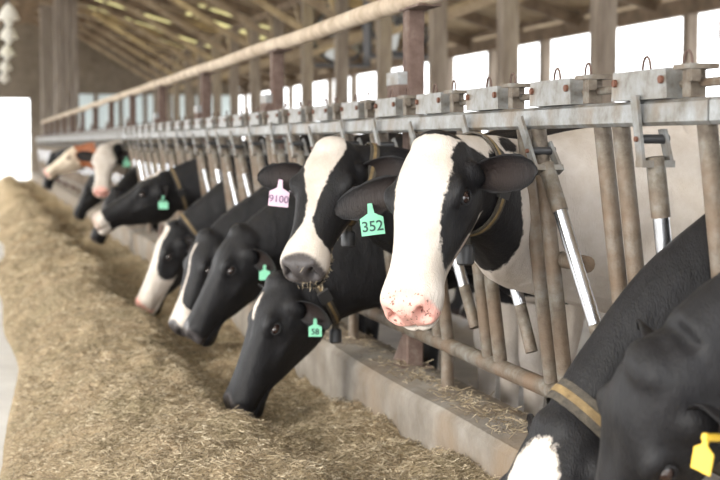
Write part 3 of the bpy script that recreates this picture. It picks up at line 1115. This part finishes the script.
def make_cow(key, label, body_y, neck_y, base, ops, hide, voxel, psi=0.0, tags=(), collar=None, ears=((0.0, 0.0), (0.0, 0.0)), scale=1.09, chest=2.02,
             group='dairy cows at the headlocks', crumbs=False, neck_r=1.0, lift=0.02, nh=1.0, earf=(0.50, 0.30, 0.72), earl=(1.0, 1.0), cw=1.0, weight=True, body_ops=()):
    poll, nn, uu = [np.array(q) for q in HEADS[key]]
    X = nn / np.linalg.norm(nn)
    Z = uu - X * (uu @ X)
    Z /= np.linalg.norm(Z)
    Yh = np.cross(Z, X)
    R = np.stack([X, Yh, Z], 1)                        # head -> world
    hs = scale

    def hw(p):
        return poll + (np.asarray(p) * hs) @ R.T
    root_p = np.array([chest + 0.9, body_y + 0.9 * math.sin(psi), 0.0])
    d = np.array([math.cos(psi), math.sin(psi), 0])
    sd = np.array([-math.sin(psi), math.cos(psi), 0])
    up = np.array([0, 0, 1.0])
    org = np.array([chest, body_y, 0])

    def bw(t, y, z):
        return org + d * t + sd * y + up * z
    parts = []
    K = catmull(TORSO, 30)
    parts.append(loft([ring_pts(bw(t, 0, z), sd, up, w, h, 26, 2.35, 0.16) for t, z, h, w in K]))
    for s in (-1, 1):
        parts.append(capsule([bw(.26, s * .13, .98), bw(.24, s * .15, .80), bw(.27, s * .15, .66), bw(.25, s * .14, .44), bw(.26, s * .14, .36), bw(.255, s * .14, .16),
                              bw(.235, s * .14, .085), bw(.22, s * .14, .035)], [.14, .12, .085, .060, .052, .040, .050, .058], 12))
        parts.append(capsule([bw(1.46, s * .13, 1.10), bw(1.40, s * .16, .90), bw(1.36, s * .17, .72), bw(1.48, s * .16, .58), bw(1.58, s * .15, .47), bw(1.545, s * .15, .32),
                              bw(1.525, s * .15, .15), bw(1.49, s * .15, .08), bw(1.47, s * .15, .035)], [.19, .19, .135, .082, .060, .045, .042, .052, .058], 12))
        parts.append(ellipsoid(bw(0.16, s * .12, .98), (.15, .09, .24)))
    parts.append(ellipsoid(bw(1.22, 0, .60), (.20, .15, .14)))
    parts.append(capsule([bw(1.68, 0, 1.28), bw(1.78, 0, 1.26), bw(1.80, 0, 1.0), bw(1.79, 0, .65), bw(1.80, 0, .50), bw(1.80, 0, .38)], [.045, .035, .022, .018, .034, .012], 10))
    # neck
    H0 = hw((0.015, 0, -0.105))
    N0 = bw(0.22, 0, 1.10)
    xf = 1.70
    # middle control so the neck runs through its slot
    t0 = np.array([xf, neck_y, 0])
    s_ = np.clip((N0[0] - xf) / max(N0[0] - H0[0], 0.1), 0.1, 0.9)
    tz = N0[2] + (H0[2] - N0[2]) * s_
    mid = np.array([xf, neck_y, tz + lift])
    path = catmull(np.stack([N0, (N0 + mid) / 2 + (mid - N0) * 0.05, mid, (mid + H0) / 2 + np.array([0, 0, 0.015]), H0]), 26)
    rz = np.interp(np.linspace(0, 1, 26), [0, .3, .6, .85, 1], [.34, .275, .215, .178 * nh, .150 * nh]) * neck_r
    ry = np.interp(np.linspace(0, 1, 26), [0, .3, .6, .85, 1], [.20, .15, .118, .108, .100]) * (0.5 + 0.5 * neck_r)
    rings, frames = [], []
    for i in range(26):
        t = path[min(i + 1, 25)] - path[max(i - 1, 0)]
        t /= np.linalg.norm(t)
        k = i / 25
        hv = up * (1 - k) + (Z * 0.85 - X * 0.35) * k
        b = hv - t * (hv @ t)
        b /= np.linalg.norm(b)
        a = np.cross(b, t)
        rings.append(ring_pts(path[i] - b * 0.02, a, b, ry[i], rz[i], 20, 2.1, 0.10))
        frames.append((path[i], a, b, t))
    parts.append(loft(rings))
    # head with brow, poll and orbits
    hr = head_rings()
    parts.append(loft([hw(r) for r in hr]))
    parts.append(ellipsoid(hw((0.0, 0, -0.005)), (.055 * hs, .075 * hs, .046 * hs), R))
    for s in (-1, 1):
        parts.append(ellipsoid(hw((0.160, s * .097, -0.030)), (.052 * hs, .037 * hs, .038 * hs), R))
        parts.append(ellipsoid(hw((0.062, s * .100, -0.078)), (.044 * hs, .036 * hs, .050 * hs), R))
    V, Fs, b0 = [], [], 0
    for v, f in parts:
        V.append(v)
        Fs += [tuple(i + b0 for i in q) for q in f]
        b0 += len(v)
    V, F, E = remesh(np.concatenate(V), Fs, voxel)
    V = smooth(V, E, 7 if voxel < 0.012 else 5)
    Hc = ((V - poll) @ R) / hs
    w = np.clip((Hc[:, 0] + 0.06) / 0.05, 0, 1) * (np.abs(Hc[:, 1]) < 0.18) * (Hc[:, 2] > -0.33) * (Hc[:, 2] < 0.12) * (Hc[:, 0] < 0.62)
    H2 = sculpt(Hc, w)
    V = V + ((H2 - Hc) * hs) @ R.T
    Hc = H2
    bvh = BVHTree.FromPolygons([tuple(p) for p in V], [tuple(int(i) for i in q) for q in F])
    # attributes
    Pb = np.stack([(V - org) @ d, (V - org) @ sd, V[:, 2]], 1)
    patch = patch_field(Pb, Hc, base, list(ops) + list(body_ops), V)
    skin = np.clip((Hc[:, 0] - (0.470 + 0.030 * (np.abs(Hc[:, 1]) / 0.08) ** 2)) / 0.010, 0, 1)
    skin *= (np.abs(Hc[:, 1]) < 0.13) * (Hc[:, 2] > -0.130) * (Hc[:, 2] < 0.05) * (Hc[:, 0] < 0.6)
    hoof = np.clip((0.075 - V[:, 2]) / 0.01, 0, 1)
    inner = hoof * 0.9
    allV, allF, at_p, at_s, at_i = [V], [tuple(int(i) for i in q) for q in F], [patch], [skin], [inner]
    nb = len(V)
    earinfo = []
    for si, s in enumerate((1, -1)):                       # left, right
        tilt, fwd = ears[si]
        ax = R @ np.array([-0.22 + fwd, s * 0.95, -0.10 + tilt])
        fc = R @ np.array([earf[0], s * earf[1], earf[2]])
        ev, ef, ei, info = ear_mesh(hw((0.070, s * 0.106, -0.078)), ax, fc, 0.215 * hs * earl[si], hs)
        if s < 0:
            ef = [q[::-1] for q in ef]
        earinfo.append(info)
        allV.append(ev)
        allF += [tuple(i + nb for i in q) for q in ef]
        nb += len(ev)
        at_p.append(np.full(len(ev), -0.2))
        at_s.append(np.zeros(len(ev)))
        at_i.append(ei * 0.55)
        # eyelid rim
        mb = MB().torus(hw((0.168, s * 0.1265, -0.040)), 0.0235 * hs, 0.0042 * hs, R @ np.array([1, -s * 0.12, 0.0]), R @ np.array([0.0, -s * 0.35, 1]), 18, 6,
                        (0, 2 * math.pi), 0.0165 * hs)
        ev = np.array(mb.v)
        allV.append(ev)
        allF += [tuple(i + nb for i in q) for q in mb.f]
        nb += len(ev)
        at_p.append(np.full(len(ev), -0.2))
        at_s.append(np.zeros(len(ev)))
        at_i.append(np.zeros(len(ev)))
    root = empty('cow', tuple(root_p), label, 'cow', group)
    AV = np.concatenate(allV) - root_p
    me = bpy.data.meshes.new('cow_body')
    me.from_pydata(AV.tolist(), [], allF)
    for nm, arr in (('patch', at_p), ('skin', at_s), ('inner', at_i)):
        a = me.attributes.new(nm, 'FLOAT', 'POINT')
        a.data.foreach_set('value', np.concatenate(arr).astype(np.float32))
    me.polygons.foreach_set('use_smooth', [True] * len(me.polygons))
    me.materials.append(hide)
    link(bpy.data.objects.new('body', me), root)
    # eyes
    for s in (1, -1):
        v, f = ellipsoid(hw((0.168, s * 0.1135, -0.041)), (.0225 * hs, .0200 * hs, .0190 * hs), R, 18, 12)
        eb = MB().add(v, f).build('eye', M['eye'], root, 3.0, root_p)
        v, f = ellipsoid(hw((0.171, s * 0.1175, -0.040)), (.0190 * hs, .0172 * hs, .0172 * hs), R, 18, 12)
        MB().add(v, f).build('iris', M['eye'], eb, 3.0, root_p)
    # ear tags
    for (side, color, txt, size, un, normal) in tags:
        bp_, e, f, wv, L = earinfo[0 if side == 'l' else 1]
        nrm = np.array(normal, float)
        nrm /= np.linalg.norm(nrm)
        hang = np.array([0, 0, -1.0])
        hang = hang - nrm * (hang @ nrm)
        hang /= np.linalg.norm(hang)
        hang = hang + np.cross(hang, nrm) * un
        hang /= np.linalg.norm(hang)
        sx = np.cross(hang, nrm)
        top = bp_ + e * L * 0.55 + nrm * 0.022 + hang * 0.012
        prof = [(-.10, 0), (.10, 0), (.14, .42), (.50, .62), (.50, 1.35), (-.50, 1.35), (-.50, .62), (-.14, .42)]
        poly = [top + sx * (a * size) + hang * (b_ * size) for a, b_ in prof]
        tg = MB().prism(poly, tuple(-nrm * 0.003)).build('ear_tag', M['tag_' + color], root, False, root_p)
        tg['label'] = color + ' plastic ear tag'
        MB().tube([tuple(top + hang * 0.008 + nrm * 0.004), tuple(top + hang * 0.008 - nrm * 0.035)], 0.008, 10).build('tag_stud', M['tag_' + color], tg, True, root_p)
        if txt:
            tm = text_mesh(txt, size * (0.62 if len(txt) < 4 else 0.50), M['ink_pink'] if color == 'pink' else M['ink'])
            to = link(bpy.data.objects.new('tag_number', tm), tg)
            c = top + hang * size * 0.99 + nrm * 0.0012 - root_p
            right = -sx if np.cross(-sx, -hang) @ nrm > 0 else sx
            mtx = np.eye(4)
            mtx[:3, 0], mtx[:3, 1], mtx[:3, 2], mtx[:3, 3] = right, -hang, nrm, c
            to.matrix_local = Matrix(mtx.tolist())
    # collar
    if collar is not None:
        t_c, lean = collar
        i = int(t_c * 25)
        cc, a, b, t = frames[i]
        b2 = b * math.cos(lean) + t * math.sin(lean)
        nrm = np.cross(a, b2)
        nseg = 44
        rad = []
        for k in range(nseg):
            th = 2 * math.pi * k / nseg
            dr = a * math.sin(th) + b2 * math.cos(th)
            hit = bvh.ray_cast(Vector(cc), Vector(dr), 0.6)
            rad.append(hit[3] if hit[0] is not None else 0.16)
        rad = np.array(rad)
        med = np.median(rad)
        rad = np.clip(rad, med * 0.6, med * 1.9)
        for _ in range(3):
            rad = np.maximum(rad, (np.roll(rad, 1) + np.roll(rad, -1)) / 2)
        low = 2 * math.pi * np.arange(nseg) / nseg
        rad = rad + 0.004
        pts_ = [cc + (a * math.sin(q_) + b2 * math.cos(q_)) * r_ for q_, r_ in zip(low, rad)]

        def band(hwid, r0, r1, off=0.0):
            Vb, Fb = [], []
            for k in range(nseg):
                dr = pts_[k] - cc
                dr = dr / np.linalg.norm(dr)
                for (wd, rr) in ((-hwid, r0), (hwid, r0), (hwid, r1), (-hwid, r1)):
                    Vb.append(pts_[k] + dr * rr + nrm * (wd + off))
            for k in range(nseg):
                k2 = (k + 1) % nseg
                for j in range(4):
                    j2 = (j + 1) % 4
                    Fb.append((k * 4 + j, k * 4 + j2, k2 * 4 + j2, k2 * 4 + j))
            return MB().add(Vb, Fb)
        cl = band(0.0185 * cw, 0.0, 0.006).build('collar', M['strap'], root, 1.0, root_p)
        cl['label'] = 'dark webbing collar with a tan stripe'
        band(0.006 * cw, 0.006, 0.0078).build('collar_stripe', M['stripe'], cl, 1.0, root_p)
        if weight:
            kl = int(np.argmin([p[2] for p in pts_]))
            pl = pts_[kl]
            hx = a / np.linalg.norm(a)
            MB().tube([tuple(pl + np.array([0, 0, 0.015])), tuple(pl - np.array([0, 0, 0.045]))], 0.016, 10).build('weight_strap', M['strap'], cl, True, root_p)
            MB().tube([tuple(pl - np.array([0, 0, 0.030])), tuple(pl - np.array([0, 0, 0.040])), tuple(pl - np.array([0, 0, 0.088])), tuple(pl - np.array([0, 0, 0.094]))],
                      [0.022, 0.028, 0.028, 0.022], 14).build('collar_weight', M['weight'], cl, True, root_p)
        kb = int(nseg * 0.30)
        pb = pts_[kb]
        dr = (pb - cc) / np.linalg.norm(pb - cc)
        tg_ = np.cross(nrm, dr)
        q = [pb + dr * 0.002 + nrm * a1 * 0.027 + tg_ * b1 * 0.03 for a1, b1 in ((-1, -1), (1, -1), (1, 1), (-1, 1))]
        MB().prism(q, tuple(dr * 0.014)).build('collar_clasp', M['weight'], cl, False, root_p)
    if crumbs:
        rr = np.random.default_rng(3)
        pts_ = []
        while len(pts_) < 420:
            hp = hw((rr.uniform(0.40, 0.52), rr.uniform(-0.11, 0.11), rr.uniform(-0.23, -0.10)))
            ctr = hw((0.45, 0, -0.09))
            loc, no, ix, ds = bvh.ray_cast(Vector(hp + (hp - ctr) * 3), Vector(ctr - hp))
            if loc is not None:
                pts_.append(np.array(loc) + np.array(no) * 0.002)
        pts_ = np.array(pts_) - root_p
        n_ = len(pts_)
        oc = chips(pts_, rr.gamma(2, 0.007, n_) + 0.008, rr.uniform(0.002, 0.0045, n_), rr.uniform(0.2, 0.95, n_), 'muzzle_feed', M['chips'], 0.9, rr)
        oc.parent = root
        oc['kind'] = 'stuff'
        oc['label'] = 'bits of feed stuck around the muzzle'
    return root


def sc(k, off=-0.08):
    return YG + PITCH * (k + 0.5) + off


FRONT = (-0.27, -0.96, 0.05)
NARROW = [(0.0, -.030, .035), (0.10, -.040, .045), (0.2, -.02, .025), (0.3, -.012, .012), (0.37, -.016, .016), (0.43, -.05, .05), (0.48, -.09, .09), (0.6, -.09, .09)]

make_cow('M', 'white-faced cow with pink nose looking at the camera, green tag 352', sc(2, -0.02), sc(2, -0.06), +1,
         [('h-', (0.185, 0.150, -0.105), (0.275, 0.100, 0.150)), ('h-', (0.03, 0.15, -0.06), (0.14, 0.085, 0.13)), ('h+', (0.36, 0.09, -0.215), (0.20, 0.10, 0.055)),
          ('h-', (0.13, -0.180, -0.10), (0.26, 0.112, 0.24)), ('h-', (-0.05, 0.0, 0.02), (0.035, 0.2, 0.06)),
          ('w-', (1.52, 3.92, 1.12), (0.10, 0.20, 0.22)), ('w-', (1.56, 3.90, 1.07), (0.07, 0.16, 0.10)), ('w-', (1.60, 3.95, 1.345), (0.045, 0.16, 0.026)), ('w-', (1.53, 3.88, 1.02), (0.07, 0.16, 0.10)), ('b-', (0.06, -0.14, 0.30), (0.12, 0.12, 0.16))],
         M['hide_pink'], 0.0078, collar=(0.84, 0.0), ears=((0.08, 0.22), (0.00, 0.45)), tags=[('r', 'green', '352', 0.072, -0.12, FRONT)], neck_r=1.06, scale=1.0, lift=-0.06, nh=0.80, earl=(1.0, 1.22))
make_cow('S', 'black cow with white blaze and feed on its muzzle, pink tag', sc(4), sc(4), -1,
         [('blaze', [(-0.04, -.04, .05), (0.0, -.075, .070), (0.10, -.075, .060), (0.18, -.050, .038), (0.26, -.022, .018), (0.34, -.016, .018), (0.40, -.045, .05), (0.46, -.12, .12), (0.6, -.12, .12)], -0.13),
          ('h+', (0.30, 0.03, -0.215), (0.10, 0.05, 0.04)), ('b+', (0.7, 0, 0.30), (1.3, 0.6, 0.48))],
         M['hide'], 0.010, scale=1.03, lift=-0.07, nh=0.80, collar=(0.86, 0.0), ears=((0.12, 0.1), (0.10, 0.25)), tags=[('r', 'pink', '9100', 0.080, 0.10, FRONT)], crumbs=True)
make_cow('E1', 'all-black cow with lowered head and dangling collar weight, nearest feeding head', sc(5), sc(5), -1,
         [('h+', (0.12, 0.0, 0.035), (0.06, 0.02, 0.02)), ('b+', (0.7, 0, 0.26), (1.3, 0.6, 0.44))], M['hide'], 0.011, collar=(0.88, 0.0), ears=((-0.40, 0.10), (0.15, 0.0)), earf=(0.55, 0.75, 0.30),
         tags=[('l', 'green', '58', 0.056, 0.0, FRONT)])
make_cow('E2', 'black cow eating with green tag, behind the nearest lowered black head', sc(7), sc(7), -1, [], M['hide'], 0.012, ears=((-0.40, 0.10), (0.15, 0.0)), earf=(0.55, 0.75, 0.30),
         tags=[('l', 'green', '', 0.056, 0.0, FRONT)])
make_cow('E3', 'black cow with white nose stripe, head mostly hidden by its neighbour', sc(9), sc(9), -1,
         [('blaze', [(0.05, -.01, .01), (0.15, -.008, .008), (0.30, -.01, .01), (0.38, -.03, .03), (0.42, -.12, .12), (0.6, -.12, .12)], -0.13), ('b+', (0.5, -0.25, 1.1), (0.22, 0.2, 0.2))],
         M['hide'], 0.013, tags=[('l', 'green', '', 0.056, 0.0, FRONT)], ears=((-0.6, 0.20), (0.15, 0.0)), earf=(0.55, 0.75, 0.30))
make_cow('E4', 'black cow with broad white face and white neck spots, eating', sc(12), sc(12), -1,
         [('blaze', [(0.0, -.06, .05), (0.10, -.08, .06), (0.2, -.09, .07), (0.3, -.1, .08), (0.38, -.12, .12), (0.6, -.12, .12)], -0.15),
          ('b+', (-0.28, -0.13, 1.20), (0.035, 0.08, 0.07)), ('b+', (-0.42, -0.13, 1.08), (0.03, 0.08, 0.06)), ('b+', (-0.22, -0.13, 1.0), (0.03, 0.08, 0.05)), ('b+', (0.8, -0.2, 0.9), (0.4, 0.3, 0.4))],
         M['hide_pink'], 0.013, scale=1.15, collar=(0.90, 0.0), weight=False)
make_cow('E5', 'black cow stretching its head straight out, pale muzzle and collar', sc(14), sc(14), -1,
         [('h+', (0.05, 0.0, 0.03), (0.09, 0.05, 0.03)), ('h+', (0.51, 0, -0.09), (0.075, 0.14, 0.11))], M['hide_pale'], 0.014, scale=1.2, collar=(0.84, 0.0), weight=True,
         tags=[('l', 'green', '', 0.075, 0.0, FRONT)])
make_cow('F3', 'black cow feeding low beyond the outstretched head', sc(22), sc(22), -1, [('h+', (0.12, 0.09, -0.14), (0.05, 0.05, 0.04))], M['hide'], 0.018)
make_cow('F1', 'distant white-faced cow with black ears looking this way', sc(24), sc(24), +1,
         [('b-', (0.6, 0, 1.0), (0.5, 0.5, 0.4)), ('h-', (-0.02, 0.15, -0.1), (0.12, 0.08, 0.2))], M['hide_pink'], 0.018, tags=[('l', 'green', '', 0.085, 0.0, FRONT)])
make_cow('F2', 'distant black cow with yellow ear tag and lowered head', sc(28), sc(28), -1, [], M['hide'], 0.018, tags=[('l', 'yellow', '', 0.075, 0.0, FRONT)])
make_cow('F4', 'red-brown cow with cream face far down the row', sc(31), sc(31), -1,
         [('h+', (0.25, 0.0, -0.1), (0.32, 0.16, 0.20)), ('b+', (0.8, 0, 0.7), (0.5, 0.4, 0.3))], M['hide_red'], 0.018)
make_cow('F5', 'farthest black cow with lowered head at end of row', sc(37), sc(37), -1, [('b+', (0.3, 0, 1.0), (0.3, 0.4, 0.4))], M['hide'], 0.018)
make_cow('R1', 'black cow with white forehead and striped collar, at lower right', sc(0), sc(0), -1,
         [('h+', (0.17, 0.01, 0.02), (0.14, 0.085, 0.06))], M['hide'], 0.011, collar=(0.95, 0.0), weight=False, cw=1.6, ears=((-0.3, -0.35), (-0.3, -0.35)), neck_r=1.15, lift=0.07)
make_cow('R2', 'blurred black cow with yellow tag cut off by right edge', sc(-1), sc(-1), -1, [], M['hide'], 0.011, scale=1.0, chest=2.04,
         tags=[('l', 'yellow', '', 0.055, 0.1, (-0.93, -0.15, 0.1)), ('r', 'white', '', 0.022, 0.0, FRONT)], ears=((0.40, -0.6), (-0.43, 0.43)), neck_r=1.05)

# ================================================================== FANS AND LAMPS
def make_fan():
    t = empty('barn_fan', (0, 0, 0))
    w = 0.56
    for (lo, hi) in (((-w, -0.16, -w), (-w + 0.05, 0.16, w)), ((w - 0.05, -0.16, -w), (w, 0.16, w)), ((-w + 0.05, -0.16, -w), (w - 0.05, 0.16, -w + 0.05)),
                     ((-w + 0.05, -0.16, w - 0.05), (w - 0.05, 0.16, w))):
        MB().box(lo, hi).build('frame_side', M['frame'], t)
    MB().torus((0, -0.02, 0), 0.49, 0.03, (1, 0, 0), (0, 0, 1), 32, 6).build('shroud_ring', M['frame'], t, True)
    MB().tube([(0, -0.09, 0), (0, 0.09, 0)], 0.09, 14).build('motor', M['frame'], t, True)
    for k in range(4):
        q = k * math.pi / 2 + 0.4
        rot = Matrix.Rotation(q, 3, 'Y')
        poly = [rot @ Vector(p) for p in ((0.07, -0.03, -0.05), (0.44, -0.05, -0.14), (0.45, 0.05, 0.12), (0.07, 0.03, 0.05))]
        MB().prism(poly, rot @ Vector((0, 0.01, 0.0))).build('blade', M['blade'], t)
    for k in range(1, 6):
        z = -w + k * 2 * w / 6
        MB().tube([(-w + 0.04, 0.15, z), (w - 0.04, 0.15, z)], 0.006, 5).build('guard_wire', M['frame'], t)
    for s in (-1, 1):
        MB().tube([(s * 0.45, 0, w), (s * 0.45, 0, w + 0.5)], 0.008, 6).build('hanger', M['frame'], t)
    return t


f0 = make_fan()
f0.location = (6.45, 24.4, 3.32)
tag(f0, 'square dark box fan hanging under the roof, farther of the two', 'fan', 'box fans in the pen')
f1 = copy_tree(f0)
f1.location = (6.30, 20.1, 3.22)
tag(f1, 'square dark box fan hanging under the roof, nearer and right of the other', 'fan', 'box fans in the pen')

def make_lamp():
    t = empty('pendant_lamp', (0, 0, 0))
    MB().tube([(0, 0, 0.10), (0, 0, 2.35)], 0.012, 6).build('cord', M['frame'], t)
    MB().tube([(0, 0, 0.10), (0, 0, 0.06), (0, 0, -0.02), (0, 0, -0.14), (0, 0, -0.15)], [0.03, 0.07, 0.12, 0.17, 0.15], 16).build('shade', M['lamp'], t, True)
    MB().tube([(0, 0, -0.13), (0, 0, -0.20), (0, 0, -0.25)], [0.06, 0.075, 0.02], 12).build('bulb', M['lamp'], t, True)
    return t


l0 = make_lamp()
for i, (x, y) in enumerate(((0.47, 22.0), (0.55, 26.0), (0.62, 31.0), (0.69, 37.0), (0.76, 43.0))):
    l = l0 if i == 0 else copy_tree(l0)
    l.location = (x, y, 3.42)
    tag(l, ORD[i] + ' white pendant barn lamp of the row at upper left', 'lamp', 'pendant lamps over the alley')
